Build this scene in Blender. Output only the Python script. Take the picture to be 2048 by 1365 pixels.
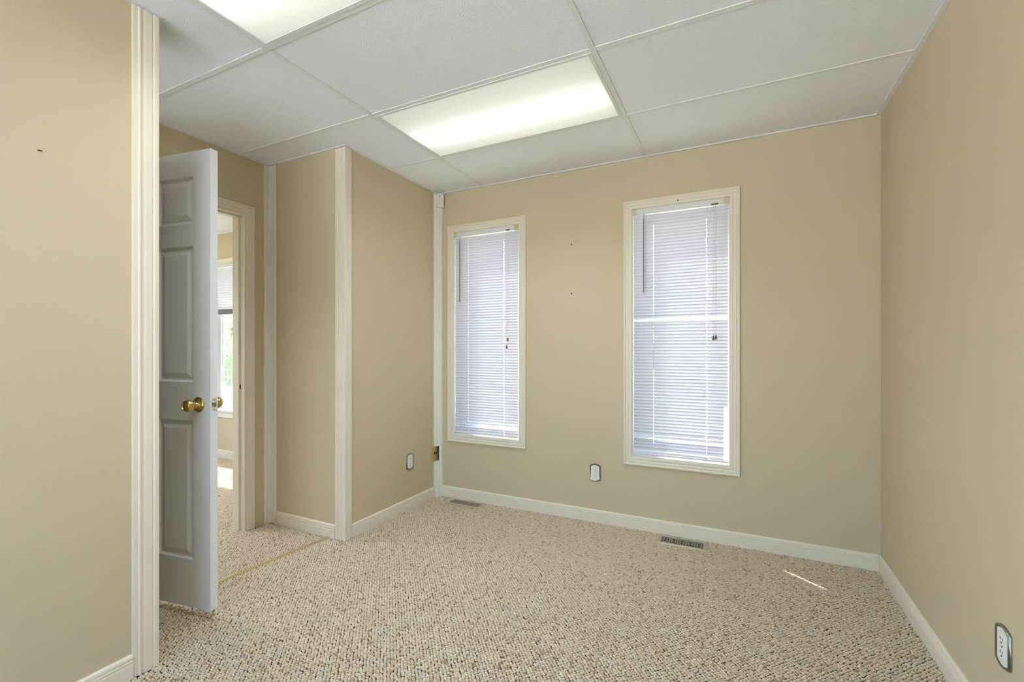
import bpy, math, random
import numpy as np
from mathutils import Vector

# ------------------------------------------------------------------ clear
for o in list(bpy.data.objects):
    bpy.data.objects.remove(o)
scene = bpy.context.scene
COL = scene.collection
random.seed(7)
RNG = np.random.default_rng(7)

# ------------------------------------------------------------------ camera
FPX, TH, V0, CAMZ = 913.13, 0.4594, 697.72, 1.19
cam_d = bpy.data.cameras.new('camera')
cam_d.sensor_fit = 'HORIZONTAL'
cam_d.sensor_width = 36.0
cam_d.lens = FPX * 36.0 / 2048.0
cam_d.shift_y = (V0 - 682.5) / 2048.0
cam_d.clip_start = 0.02
cam_d.clip_end = 300
cam = bpy.data.objects.new('camera', cam_d)
cam.location = (0, 0, CAMZ)
cam.rotation_euler = (math.pi / 2, 0, TH)
COL.objects.link(cam)
scene.camera = cam

# ------------------------------------------------------------------ world, sun, exposure
scene.view_settings.view_transform = 'Standard'
scene.view_settings.look = 'None'
scene.view_settings.gamma = 1.0
scene.view_settings.use_curve_mapping = False
scene.view_settings.exposure = 1.68

SUN_DIR = Vector((0.78 * math.cos(math.radians(54.8)), -0.62 * math.cos(math.radians(54.8)), -math.sin(math.radians(54.8))))
world = bpy.data.worlds.new('sky')
scene.world = world
world.use_nodes = True
wn = world.node_tree.nodes
sky = wn.new('ShaderNodeTexSky')
sky.sky_type = 'NISHITA'
sky.sun_disc = False
sky.sun_elevation = math.radians(54.8)
sky.sun_rotation = math.atan2(-SUN_DIR.x, -SUN_DIR.y)
sky.dust_density = 2.5
sky.ozone_density = 1.0
wn['Background'].inputs['Strength'].default_value = 0.42
world.node_tree.links.new(sky.outputs[0], wn['Background'].inputs[0])

sun_d = bpy.data.lights.new('sun', 'SUN')
sun_d.energy = 5.5
sun_d.angle = math.radians(0.6)
sun_d.color = (1.0, 0.98, 0.96)
sun = bpy.data.objects.new('sun', sun_d)
sun.rotation_euler = SUN_DIR.to_track_quat('-Z', 'Y').to_euler()
sun.location = (-8, 12, 14)
COL.objects.link(sun)

LAMP_W = (2.4, 2.2, 11.0)        # light of each ceiling troffer: cut-off one, whole one, added unseen one in the neighbouring room
LAMP_COL = (0.78, 0.90, 1.0)
LENS_GLOW = 0.037
TUBE_GLOW = 0.69

# ------------------------------------------------------------------ plan (metres)
CEIL = 2.443
XR, YB = 0.687, 3.07            # right wall, window wall
XBP, YS = -2.184, 2.079         # pier
XD = -2.886                     # alcove wall with the doorway
XL, YL = -1.970, 0.942          # left wall and where it ends
YF = -1.30                      # wall behind the camera
XN, YNF = -6.2, 0.35            # neighbouring room
GX0, GY0, T4, T2 = -1.7637, 1.8653, 1.2192, 0.6096
DO_Y0, DO_Y1, DO_Z = 1.085, 1.905, 2.073   # doorway
W1 = (-2.0368, -1.4570, 0.503, 2.117)
W2 = (-0.6290, -0.0426, 0.475, 2.112)
W3 = (-5.29, -4.55, 0.516, 2.116)

# ------------------------------------------------------------------ materials
def lin(c):
    return tuple(((x / 255.0) / 12.92 if x / 255.0 <= 0.04045 else ((x / 255.0 + 0.055) / 1.055) ** 2.4) for x in c)

MATS = {}
def mat(name, rgb, rough=0.6, metal=0.0, var=0.0, vscale=3.0, bump=0.0, bscale=60.0, spec=0.4, emis=0.0):
    m = bpy.data.materials.new(name)
    m.use_nodes = True
    nt = m.node_tree
    N, L = nt.nodes, nt.links
    b = N['Principled BSDF']
    c = lin(rgb)
    b.inputs['Base Color'].default_value = (*c, 1)
    b.inputs['Roughness'].default_value = rough
    b.inputs['Metallic'].default_value = metal
    b.inputs['Specular IOR Level'].default_value = spec
    if emis:
        b.inputs['Emission Color'].default_value = (*c, 1)
        b.inputs['Emission Strength'].default_value = emis
    tc = N.new('ShaderNodeTexCoord')
    if var:
        n = N.new('ShaderNodeTexNoise'); n.inputs['Scale'].default_value = vscale; n.inputs['Detail'].default_value = 4
        L.new(tc.outputs['Object'], n.inputs['Vector'])
        r = N.new('ShaderNodeMapRange'); r.inputs['From Min'].default_value = .3; r.inputs['From Max'].default_value = .7
        r.inputs['To Min'].default_value = 1 - var; r.inputs['To Max'].default_value = 1 + var
        L.new(n.outputs['Fac'], r.inputs['Value'])
        mx = N.new('ShaderNodeVectorMath'); mx.operation = 'SCALE'
        mx.inputs[0].default_value = c
        L.new(r.outputs[0], mx.inputs['Scale']); L.new(mx.outputs[0], b.inputs['Base Color'])
    if bump:
        n2 = N.new('ShaderNodeTexNoise'); n2.inputs['Scale'].default_value = bscale; n2.inputs['Detail'].default_value = 3
        L.new(tc.outputs['Object'], n2.inputs['Vector'])
        bp = N.new('ShaderNodeBump'); bp.inputs['Strength'].default_value = bump; bp.inputs['Distance'].default_value = .004
        L.new(n2.outputs['Fac'], bp.inputs['Height']); L.new(bp.outputs[0], b.inputs['Normal'])
    MATS[name] = m
    return m

M_WALL = mat('tan_wall_paint', (206, 191, 158), .75, var=.025, vscale=1.2, bump=.12, bscale=160)
M_TRIM = mat('cream_trim_paint', (232, 222, 203), .45, var=.02, vscale=5)
M_TRIMW = mat('white_trim_paint', (236, 229, 216), .45, var=.02, vscale=5)
M_BASE = mat('baseboard_paint', (233, 223, 204), .5, var=.03, vscale=8)
M_GRID = mat('ceiling_grid_enamel', (230, 230, 229), .45)
M_DOOR = mat('white_door_paint', (234, 235, 235), .5, var=.02, vscale=6, bump=.1, bscale=90)
M_VINYL = mat('white_vinyl', (226, 228, 234), .4)
M_BRASS = mat('polished_brass', (206, 180, 112), .16, 1.0, var=.12, vscale=30)
M_STEEL = mat('latch_steel', (225, 220, 205), .25, .9)
M_DARK = mat('dark_opening', (18, 15, 14), .9)
M_CHROME = mat('brushed_nickel', (150, 146, 138), .28, 1.0)
M_PLASTIC = mat('white_plastic', (236, 233, 226), .4)
M_IVORY = mat('ivory_bracket_plastic', (206, 198, 164), .5)
M_GOLDP = mat('almond_brass_plate', (205, 180, 118), .4, .25)
M_WAND = mat('grey_wand_plastic', (128, 130, 124), .3)
M_CORD = mat('blind_cord', (186, 182, 172), .8)
M_TASSEL = mat('brown_tassel_plastic', (112, 92, 66), .5)
M_RAILM = mat('headrail_enamel', (224, 224, 224), .4)
M_STRIP = mat('brass_transition_strip', (196, 170, 118), .38, .35, var=.08, vscale=14)
M_VENT = mat('champagne_vent_metal', (196, 186, 160), .4, .35)
M_BACKING = mat('carpet_backing', (62, 45, 32), .95)
M_BROWN = mat('bare_wood_hole', (92, 52, 30), .9)
M_CONC = mat('pale_gravel', (226, 223, 216), .95, var=.1, vscale=2)
M_LAWN = mat('lawn_grass', (174, 174, 150), .95, var=.25, vscale=1.5)
M_LEAF1 = mat('pale_green_leaf', (190, 204, 150), .7, var=.25, vscale=4)
M_LEAF2 = mat('mid_green_leaf', (158, 182, 138), .7, var=.25, vscale=4)
def leafy(m):
    nt = m.node_tree; b = nt.nodes['Principled BSDF']; out = nt.nodes['Material Output']
    t = nt.nodes.new('ShaderNodeBsdfTranslucent'); mx = nt.nodes.new('ShaderNodeMixShader'); mx.inputs[0].default_value = .5
    src = b.inputs['Base Color'].links[0].from_socket
    nt.links.new(src, t.inputs[0]); nt.links.new(b.outputs[0], mx.inputs[1]); nt.links.new(t.outputs[0], mx.inputs[2]); nt.links.new(mx.outputs[0], out.inputs[0])
leafy(M_LEAF1); leafy(M_LEAF2)
M_BARK = mat('grey_bark', (110, 96, 82), .9, var=.2, vscale=10)
M_CONCRETE = mat('attic_board', (170, 168, 162), .9)

def tile_material():
    m = mat('embossed_ceiling_tile', (237, 240, 244), .85)
    nt = m.node_tree; N, L = nt.nodes, nt.links
    tc = N.new('ShaderNodeTexCoord')
    nz = N.new('ShaderNodeTexNoise'); nz.inputs['Scale'].default_value = 14
    L.new(tc.outputs['Object'], nz.inputs['Vector'])
    mv = N.new('ShaderNodeVectorMath'); mv.operation = 'MULTIPLY_ADD'
    L.new(nz.outputs['Color'], mv.inputs[0]); mv.inputs[1].default_value = (.05, .05, 0); L.new(tc.outputs['Object'], mv.inputs[2])
    vo = N.new('ShaderNodeTexVoronoi'); vo.voronoi_dimensions = '2D'; vo.inputs['Scale'].default_value = 24
    L.new(mv.outputs[0], vo.inputs['Vector'])
    s = N.new('ShaderNodeMath'); s.operation = 'MULTIPLY'; s.inputs[1].default_value = 34
    L.new(vo.outputs['Distance'], s.inputs[0])
    sn = N.new('ShaderNodeMath'); sn.operation = 'SINE'; L.new(s.outputs[0], sn.inputs[0])
    n2 = N.new('ShaderNodeTexNoise'); n2.inputs['Scale'].default_value = 40; L.new(tc.outputs['Object'], n2.inputs['Vector'])
    mu = N.new('ShaderNodeMath'); mu.operation = 'MULTIPLY'; L.new(sn.outputs[0], mu.inputs[0]); L.new(n2.outputs['Fac'], mu.inputs[1])
    bp = N.new('ShaderNodeBump'); bp.inputs['Strength'].default_value = .28; bp.inputs['Distance'].default_value = .0016
    L.new(mu.outputs[0], bp.inputs['Height']); L.new(bp.outputs[0], N['Principled BSDF'].inputs['Normal'])
    return m
M_TILE = tile_material()

def simple_nodes(name):
    m = bpy.data.materials.new(name); m.use_nodes = True
    nt = m.node_tree; nt.nodes.clear()
    out = nt.nodes.new('ShaderNodeOutputMaterial')
    return m, nt, out

def slat_material():
    m, nt, out = simple_nodes('white_blind_slat')
    d = nt.nodes.new('ShaderNodeBsdfDiffuse'); d.inputs[0].default_value = (.70, .70, .73, 1)
    t = nt.nodes.new('ShaderNodeBsdfTranslucent'); t.inputs[0].default_value = (.74, .74, .86, 1)
    mx = nt.nodes.new('ShaderNodeMixShader'); mx.inputs[0].default_value = .06
    nt.links.new(d.outputs[0], mx.inputs[1]); nt.links.new(t.outputs[0], mx.inputs[2]); nt.links.new(mx.outputs[0], out.inputs[0])
    return m
M_SLAT = slat_material()

def glass_material():
    m, nt, out = simple_nodes('window_glass')
    t = nt.nodes.new('ShaderNodeBsdfTransparent'); t.inputs[0].default_value = (.93, .95, .95, 1)
    g = nt.nodes.new('ShaderNodeBsdfGlossy'); g.inputs['Roughness'].default_value = .02
    lw = nt.nodes.new('ShaderNodeLayerWeight'); lw.inputs['Blend'].default_value = .5
    pw = nt.nodes.new('ShaderNodeMath'); pw.operation = 'POWER'; pw.inputs[1].default_value = 4.0
    nt.links.new(lw.outputs['Facing'], pw.inputs[0])
    f = nt.nodes.new('ShaderNodeMath'); f.operation = 'MULTIPLY_ADD'; f.inputs[1].default_value = .35; f.inputs[2].default_value = .03
    nt.links.new(pw.outputs[0], f.inputs[0])
    mx = nt.nodes.new('ShaderNodeMixShader')
    nt.links.new(f.outputs[0], mx.inputs[0]); nt.links.new(t.outputs[0], mx.inputs[1]); nt.links.new(g.outputs[0], mx.inputs[2])
    nt.links.new(mx.outputs[0], out.inputs[0])
    return m
M_GLASS = glass_material()

def lens_material():
    m, nt, out = simple_nodes('prismatic_lens')
    t = nt.nodes.new('ShaderNodeBsdfTranslucent'); t.inputs[0].default_value = (.9, .9, .88, 1)
    e = nt.nodes.new('ShaderNodeEmission'); e.inputs[0].default_value = (1, .99, .96, 1); e.inputs[1].default_value = LENS_GLOW
    tc = nt.nodes.new('ShaderNodeTexCoord')
    ch = nt.nodes.new('ShaderNodeTexChecker'); ch.inputs['Scale'].default_value = 220
    nt.links.new(tc.outputs['Object'], ch.inputs['Vector'])
    bp = nt.nodes.new('ShaderNodeBump'); bp.inputs['Strength'].default_value = .5; bp.inputs['Distance'].default_value = .002
    nt.links.new(ch.outputs['Fac'], bp.inputs['Height']); nt.links.new(bp.outputs[0], t.inputs['Normal'])
    a = nt.nodes.new('ShaderNodeAddShader')
    nt.links.new(t.outputs[0], a.inputs[0]); nt.links.new(e.outputs[0], a.inputs[1]); nt.links.new(a.outputs[0], out.inputs[0])
    return m
M_LENS = lens_material()

def tube_material():
    m, nt, out = simple_nodes('fluorescent_tube')
    e = nt.nodes.new('ShaderNodeEmission'); e.inputs[0].default_value = (1, .97, .92, 1); e.inputs[1].default_value = TUBE_GLOW
    nt.links.new(e.outputs[0], out.inputs[0])
    return m
M_TUBE = tube_material()
M_HOUSING = mat('troffer_reflector', (240, 240, 238), .5)

def carpet_material():
    m = mat('berber_loop_wool', (205, 188, 162), .95, spec=.1)
    nt = m.node_tree; N, L = nt.nodes, nt.links
    b = N['Principled BSDF']
    a = N.new('ShaderNodeAttribute'); a.attribute_name = 'tint'
    tc = N.new('ShaderNodeTexCoord')
    n = N.new('ShaderNodeTexNoise'); n.inputs['Scale'].default_value = 420; n.inputs['Detail'].default_value = 2
    L.new(tc.outputs['Object'], n.inputs['Vector'])
    mr = N.new('ShaderNodeMapRange'); mr.inputs['From Min'].default_value = .3; mr.inputs['From Max'].default_value = .7
    mr.inputs['To Min'].default_value = .82; mr.inputs['To Max'].default_value = 1.12
    L.new(n.outputs['Fac'], mr.inputs['Value'])
    s = N.new('ShaderNodeVectorMath'); s.operation = 'SCALE'
    L.new(a.outputs['Color'], s.inputs[0]); L.new(mr.outputs[0], s.inputs['Scale'])
    L.new(s.outputs[0], b.inputs['Base Color'])
    return m
M_CARPET = carpet_material()

# ------------------------------------------------------------------ mesh helpers
class MB:
    def __init__(self):
        self.v = []; self.f = []
    def quad(self, *p):
        b = len(self.v); self.v += [tuple(q) for q in p]; self.f.append(tuple(range(b, b + len(p))))
    def box(self, x0, x1, y0, y1, z0, z1):
        b = len(self.v)
        self.v += [(x0, y0, z0), (x1, y0, z0), (x1, y1, z0), (x0, y1, z0), (x0, y0, z1), (x1, y0, z1), (x1, y1, z1), (x0, y1, z1)]
        for q in ((0, 3, 2, 1), (4, 5, 6, 7), (0, 1, 5, 4), (1, 2, 6, 5), (2, 3, 7, 6), (3, 0, 4, 7)):
            self.f.append(tuple(b + i for i in q))
        return self
    def prism(self, poly, fn0, fn1):
        """poly: 2D points; fn0/fn1 map them to the two 3D end caps"""
        n = len(poly); b = len(self.v)
        self.v += [tuple(fn0(*p)) for p in poly] + [tuple(fn1(*p)) for p in poly]
        for i in range(n):
            j = (i + 1) % n
            self.f.append((b + i, b + j, b + n + j, b + n + i))
        self.f.append(tuple(b + n - 1 - i for i in range(n))); self.f.append(tuple(b + n + i for i in range(n)))
        return self
    def lathe(self, prof, o, axis, n=16, closed=True):
        """prof: (distance along axis, radius)"""
        o = Vector(o); a = Vector(axis).normalized()
        t = Vector((0, 0, 1)) if abs(a.z) < .9 else Vector((1, 0, 0))
        u = a.cross(t).normalized(); w = a.cross(u)
        b = len(self.v)
        for d, r in prof:
            for k in range(n):
                an = 2 * math.pi * k / n
                self.v.append(tuple(o + a * d + (u * math.cos(an) + w * math.sin(an)) * r))
        for i in range(len(prof) - 1):
            for k in range(n):
                k2 = (k + 1) % n
                self.f.append((b + i * n + k, b + i * n + k2, b + (i + 1) * n + k2, b + (i + 1) * n + k))
        if closed:
            self.f.append(tuple(b + n - 1 - k for k in range(n)))
            self.f.append(tuple(b + (len(prof) - 1) * n + k for k in range(n)))
        return self
    def rod(self, p0, p1, r, n=8):
        p0 = Vector(p0); p1 = Vector(p1)
        return self.lathe([(0, r), ((p1 - p0).length, r)], p0, p1 - p0, n)

def make(name, mb, m, parent=None, local=False, smooth=None, recalc=True):
    me = bpy.data.meshes.new(name)
    off = Vector((0, 0, 0))
    if parent is not None and not local:
        off = world_loc(parent)
    vs = [(v[0] - off.x, v[1] - off.y, v[2] - off.z) for v in mb.v]
    me.from_pydata(vs, [], mb.f)
    if recalc:
        import bmesh
        bm = bmesh.new(); bm.from_mesh(me); bmesh.ops.remove_doubles(bm, verts=bm.verts, dist=1e-6)
        bmesh.ops.recalc_face_normals(bm, faces=bm.faces); bm.to_mesh(me); bm.free()
    if smooth is not None:
        me.polygons.foreach_set('use_smooth', [True] * len(me.polygons))
        me.set_sharp_from_angle(angle=math.radians(smooth))
    me.materials.append(m)
    o = bpy.data.objects.new(name, me); COL.objects.link(o)
    if parent is not None: o.parent = parent
    return o

def world_loc(o):
    p = Vector((0, 0, 0))
    while o is not None:
        p += Vector(o.location); o = o.parent
    return p

def copy_to(src, parent, loc):
    c = src.copy(); COL.objects.link(c); c.parent = parent; c.location = loc
    return c

def empty(name, loc, rz=0.0):
    o = bpy.data.objects.new(name, None); o.empty_display_size = .1
    o.location = loc; o.rotation_euler = (0, 0, rz); COL.objects.link(o)
    return o

def tag(o, label, cat, group=None, kind=None):
    o['label'] = label; o['category'] = cat
    if group: o['group'] = group
    if kind: o['kind'] = kind
    return o

def slab_cells(us, vs, solid, t0, t1, fn):
    """slab over a cell grid; solid(u,v) at cell centres; fn(u,v,t)->3D. Interior faces omitted."""
    mb = MB()
    nu, nv = len(us) - 1, len(vs) - 1
    S = [[solid((us[i] + us[i + 1]) / 2, (vs[j] + vs[j + 1]) / 2) for j in range(nv)] for i in range(nu)]
    g = lambda i, j: 0 <= i < nu and 0 <= j < nv and S[i][j]
    for i in range(nu):
        for j in range(nv):
            if not S[i][j]: continue
            a, b, c, d = us[i], us[i + 1], vs[j], vs[j + 1]
            for t in (t0, t1):
                mb.quad(fn(a, c, t), fn(b, c, t), fn(b, d, t), fn(a, d, t))
            if not g(i - 1, j): mb.quad(fn(a, c, t0), fn(a, d, t0), fn(a, d, t1), fn(a, c, t1))
            if not g(i + 1, j): mb.quad(fn(b, c, t0), fn(b, d, t0), fn(b, d, t1), fn(b, c, t1))
            if not g(i, j - 1): mb.quad(fn(a, c, t0), fn(b, c, t0), fn(b, c, t1), fn(a, c, t1))
            if not g(i, j + 1): mb.quad(fn(a, d, t0), fn(b, d, t0), fn(b, d, t1), fn(a, d, t1))
    return mb

def cuts(lo, hi, *vals):
    return sorted({lo, hi, *[v for v in vals if lo < v < hi]})

# ------------------------------------------------------------------ walls
ZT = 2.62
wins = (W1, W2, W3)
xs = cuts(XN - .1, XR + .12, *[w[0] for w in wins], *[w[1] for w in wins])
zs = cuts(-.05, ZT, *[w[2] for w in wins], *[w[3] for w in wins])
hole = lambda u, v: not any(w[0] < u < w[1] and w[2] < v < w[3] for w in wins)
o = make('wall_back', slab_cells(xs, zs, hole, YB, YB + .15, lambda u, v, t: (u, t, v)), M_WALL)
tag(o, 'tan painted wall with the two narrow windows', 'wall', kind='structure')
o = make('wall_right', MB().box(XR, XR + .12, YF - .12, YB - .001, -.05, ZT), M_WALL)
tag(o, 'bare tan wall on the right edge of the room', 'wall', kind='structure')
FILL_W6 = (-1.22, -.15, .05, 2.30)  # invented opening behind the viewer, lets daylight onto the right wall
o = make('wall_left', slab_cells(cuts(YF - .12, YL, FILL_W6[0], FILL_W6[1]), cuts(-.05, ZT, FILL_W6[2], FILL_W6[3]), lambda u, v: not (FILL_W6[0] < u < FILL_W6[1] and FILL_W6[2] < v < FILL_W6[3]),
                                 XL - .12, XL, lambda u, v, t: (t, u, v)), M_WALL)
tag(o, 'tan wall in the left foreground ending at the cream corner trim', 'wall', kind='structure')
FILL_W7 = (-2.82, -2.13, 2.06, 2.41)  # hidden transom put in to brighten the alcove
o = make('wall_return', slab_cells(cuts(XD, XL - .121, FILL_W7[0], FILL_W7[1]), cuts(-.05, ZT, FILL_W7[2], FILL_W7[3]), lambda u, v: not (FILL_W7[0] < u < FILL_W7[1] and FILL_W7[2] < v < FILL_W7[3]),
                                   YL - .12, YL, lambda u, v, t: (u, t, v)), M_WALL)
tag(o, 'short tan wall closing the alcove behind the left foreground wall', 'wall', kind='structure')
FILL_W4 = (-1.93, .25, .05, 2.38)  # opening added behind the viewer as a source of fill daylight
o = make('wall_front', slab_cells(cuts(XL - .12, XR + .12, FILL_W4[0], FILL_W4[1]), cuts(-.05, ZT, FILL_W4[2], FILL_W4[3]), lambda u, v: not (FILL_W4[0] < u < FILL_W4[1] and FILL_W4[2] < v < FILL_W4[3]),
                                  YF - .12, YF, lambda u, v, t: (u, t, v)), M_WALL)
tag(o, 'tan wall behind the viewer facing the windows', 'wall', kind='structure')
o = make('wall_pier', MB().box(XD - .114, XBP, YS, YB - .001, -.05, ZT), M_WALL)
tag(o, 'tan boxed-out pier between the doorway alcove and the narrow left window', 'wall', kind='structure')
ys = cuts(YNF, YS - .001, DO_Y0, DO_Y1); zs = cuts(-.05, ZT, DO_Z)
o = make('wall_alcove', slab_cells(ys, zs, lambda u, v: not (DO_Y0 < u < DO_Y1 and v < DO_Z), XD - .114, XD, lambda u, v, t: (t, u, v)), M_WALL)
tag(o, 'tan alcove wall pierced by the doorway behind the open door', 'wall', kind='structure')
FILL_W5 = (.6, 2.5, .4, 2.15)  # extra unseen opening that brightens the neighbouring room
o = make('wall_neighbour_side', slab_cells(cuts(YNF, YB - .001, FILL_W5[0], FILL_W5[1]), cuts(-.05, ZT, FILL_W5[2], FILL_W5[3]), lambda u, v: not (FILL_W5[0] < u < FILL_W5[1] and FILL_W5[2] < v < FILL_W5[3]),
                                           XN - .1, XN, lambda u, v, t: (t, u, v)), M_WALL)
tag(o, 'far side wall of the neighbouring room past the doorway', 'wall', kind='structure')
o = make('wall_neighbour_front', MB().box(XN - .1, XD - .115, YNF - .1, YNF - .001, -.05, ZT), M_WALL)
tag(o, 'front wall of the neighbouring room past the doorway', 'wall', kind='structure')

# ------------------------------------------------------------------ floor and carpet pile
floor = make('floor', MB().box(XN - .1, XR + .12, YF - .12, YB + .15, -.12, -.006), M_BACKING)
tag(floor, 'beige looped berber carpet covering the whole floor', 'floor', kind='structure')

VENTS = [(-2.021, -1.722, 2.922, 3.038), (-0.452, -0.161, 2.90, 3.034)]
STRIP = ((-2.318, 2.077), (-2.423, 0.944))

def carpet(name, rects, label):
    px, py = .0166, .0094
    P = []
    for (x0, x1, y0, y1) in rects:
        j0, j1 = math.ceil(y0 / py), math.floor(y1 / py)
        for j in range(j0, j1 + 1):
            off = .5 * (j % 2)
            i0, i1 = math.ceil(x0 / px - off), math.floor(x1 / px - off)
            if i1 < i0: continue
            P.append(np.stack([(np.arange(i0, i1 + 1) + off) * px, np.full(i1 - i0 + 1, j * py)], 1))
    P = np.concatenate(P)
    keep = np.ones(len(P), bool)
    for (a, b, c, d) in VENTS:
        keep &= ~((P[:, 0] > a - .002) & (P[:, 0] < b + .002) & (P[:, 1] > c - .002) & (P[:, 1] < d + .002))
    (ax, ay), (bx, by) = STRIP
    sx = ax + (P[:, 1] - ay) * (bx - ax) / (by - ay)
    keep &= ~((np.abs(P[:, 0] - sx) < .013) & (P[:, 1] < ay) & (P[:, 1] > by))
    P = P[keep]; n = len(P)
    P += RNG.normal(0, .0011, P.shape)
    K = 6
    ang = np.arange(K) * 2 * math.pi / K
    sc = RNG.uniform(.88, 1.1, (n, 1)); rot = RNG.normal(.25, .22, (n, 1))
    ht = RNG.uniform(.0052, .0076, n)
    tx, ty = RNG.normal(0, .0012, n), RNG.normal(0, .0012, n)
    V = np.zeros((n, 2 * K + 1, 3))
    for ring, (ra, rb, zf) in enumerate(((.0079, .0053, 0.0), (.0061, .0041, .76))):
        ex = ra * sc * np.cos(ang)[None, :]; ey = rb * sc * np.sin(ang)[None, :]
        V[:, ring * K:(ring + 1) * K, 0] = P[:, :1] + ex * np.cos(rot) - ey * np.sin(rot) + (tx[:, None] * zf)
        V[:, ring * K:(ring + 1) * K, 1] = P[:, 1:] + ex * np.sin(rot) + ey * np.cos(rot) + (ty[:, None] * zf)
        V[:, ring * K:(ring + 1) * K, 2] = -.0062 + ht[:, None] * zf
    V[:, 2 * K, 0] = P[:, 0] + tx; V[:, 2 * K, 1] = P[:, 1] + ty; V[:, 2 * K, 2] = -.0062 + ht
    q = np.array([(k, (k + 1) % K, K + (k + 1) % K, K + k) for k in range(K)])
    t = np.array([(K + k, K + (k + 1) % K, 2 * K) for k in range(K)])
    base = (np.arange(n) * (2 * K + 1))[:, None, None]
    Q = (q[None] + base).reshape(-1, 4); Tt = (t[None] + base).reshape(-1, 3)
    me = bpy.data.meshes.new(name)
    nv = n * (2 * K + 1)
    me.vertices.add(nv); me.vertices.foreach_set('co', V.reshape(-1))
    loops = np.concatenate([Q.reshape(-1), Tt.reshape(-1)]).astype(np.int32)
    me.loops.add(len(loops)); me.loops.foreach_set('vertex_index', loops)
    tot = np.concatenate([np.full(len(Q), 4), np.full(len(Tt), 3)]).astype(np.int32)
    st = np.concatenate([[0], np.cumsum(tot)[:-1]]).astype(np.int32)
    me.polygons.add(len(tot)); me.polygons.foreach_set('loop_start', st)
    me.update(calc_edges=True)
    me.polygons.foreach_set('use_smooth', np.ones(len(tot), bool))
    pal = np.array([lin(c) for c in ((219, 201, 174), (215, 196, 168), (210, 190, 161), (200, 178, 149), (180, 152, 123), (215, 200, 177))])
    pick = RNG.choice(len(pal), n, p=[.28, .30, .20, .09, .03, .10])
    col = pal[pick] * RNG.uniform(.94, 1.06, (n, 1))
    at = me.attributes.new('tint', 'FLOAT_COLOR', 'POINT')
    at.data.foreach_set('color', np.repeat(np.concatenate([col, np.ones((n, 1))], 1), 2 * K + 1, 0).reshape(-1))
    me.materials.append(M_CARPET)
    o = bpy.data.objects.new(name, me); COL.objects.link(o); o.parent = floor
    o['kind'] = 'stuff'; o['label'] = label
    return o
carpet('carpet_pile', [(XL + .012, XR - .012, .30, YL), (XD + .01, XR - .012, YL + .001, YS - .012), (XBP + .012, XR - .012, YS - .011, YB - .012)],
       'beige and brown looped carpet pile of the office')
carpet('carpet_pile', [(XD - .124, XD + .009, DO_Y0 + .01, DO_Y1 - .01), (-5.4, XD - .125, 1.2, YB - .012)], 'looped carpet pile of the neighbouring room')

# ------------------------------------------------------------------ ceiling: grid, tiles, troffers
ceiling = make('ceiling', MB().box(XN - .1, XR + .12, YF - .12, YB + .15, 2.56, 2.62), M_CONCRETE)
tag(ceiling, 'suspended ceiling of white embossed tiles in a white metal grid', 'ceiling', kind='structure')
def in_room(x, y):
    return (XL < x < XR and YF < y <= YL) or (XD < x < XR and YL < y <= YS) or (XBP < x < XR and YS < y < YB)
gxs = [XD, GX0, GX0 + T4, XR]
gys = [YF] + [GY0 + T2 * j for j in range(-5, 2) if GY0 + T2 * j > YF + .02] + [YB]
LIGHT_CELLS = {(1, 3), (1, 5)}
ly0 = [k for k, y in enumerate(gys) if abs(y - (GY0 - 2 * T2)) < 1e-4][0]
ly1 = [k for k, y in enumerate(gys) if abs(y - GY0) < 1e-4][0]
LIGHTS = [(GX0, GX0 + T4, gys[ly0], gys[ly0 + 1]), (GX0, GX0 + T4, gys[ly1], gys[ly1 + 1])]
TZ = CEIL + .0045
for i in range(3):
    for j in range(len(gys) - 1):
        if i == 1 and j in (ly0, ly1): continue
        a, b, c, d = gxs[i] + .006, gxs[i + 1] - .006, gys[j] + .006, gys[j + 1] - .006
        us = cuts(a, b, XL, XBP); vs_ = cuts(c, d, YL, YS)
        mb = slab_cells(us, vs_, in_room, TZ, TZ + .015, lambda u, v, t: (u, v, t))
        if mb.f: make('ceiling_tile', mb, M_TILE, ceiling)
fl = .012
def tee(x0, x1, y0, y1):
    mb = MB().box(x0, x1, y0, y1, CEIL, CEIL + .004)
    if x1 - x0 > y1 - y0: mb.box(x0, x1, (y0 + y1) / 2 - .001, (y0 + y1) / 2 + .001, CEIL + .004, CEIL + .04)
    else: mb.box((x0 + x1) / 2 - .001, (x0 + x1) / 2 + .001, y0, y1, CEIL + .004, CEIL + .04)
    return mb
for k, x in enumerate((GX0, GX0 + T4)):
    make('ceiling_grid_runner', tee(x - fl, x + fl, YF, YB), M_GRID, ceiling)
for y in gys[1:-1]:
    lft = XL if y < YL else (XD if y < YS else XBP)
    for a, b in ((lft, GX0 - fl), (GX0 + fl, GX0 + T4 - fl), (GX0 + T4 + fl, XR)):
        make('ceiling_grid_crosspiece', tee(a, b, y - fl, y + fl), M_GRID, ceiling)
# wall angle along the walls
w = .022
for (x0, x1, y0, y1) in ((XBP, XR, YB - w, YB), (XR - w, XR, YF, YB - w), (XBP, XBP + w, YS - w, YB - w), (XD, XBP, YS - w, YS), (XD, XD + w, YL, YS - w),
                         (XL, XL + w, YF, YL + w), (XD + w, XL, YL, YL + w)):
    make('ceiling_wall_angle', MB().box(x0, x1, y0, y1, CEIL - .002, CEIL + .004), M_GRID, ceiling)
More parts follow.
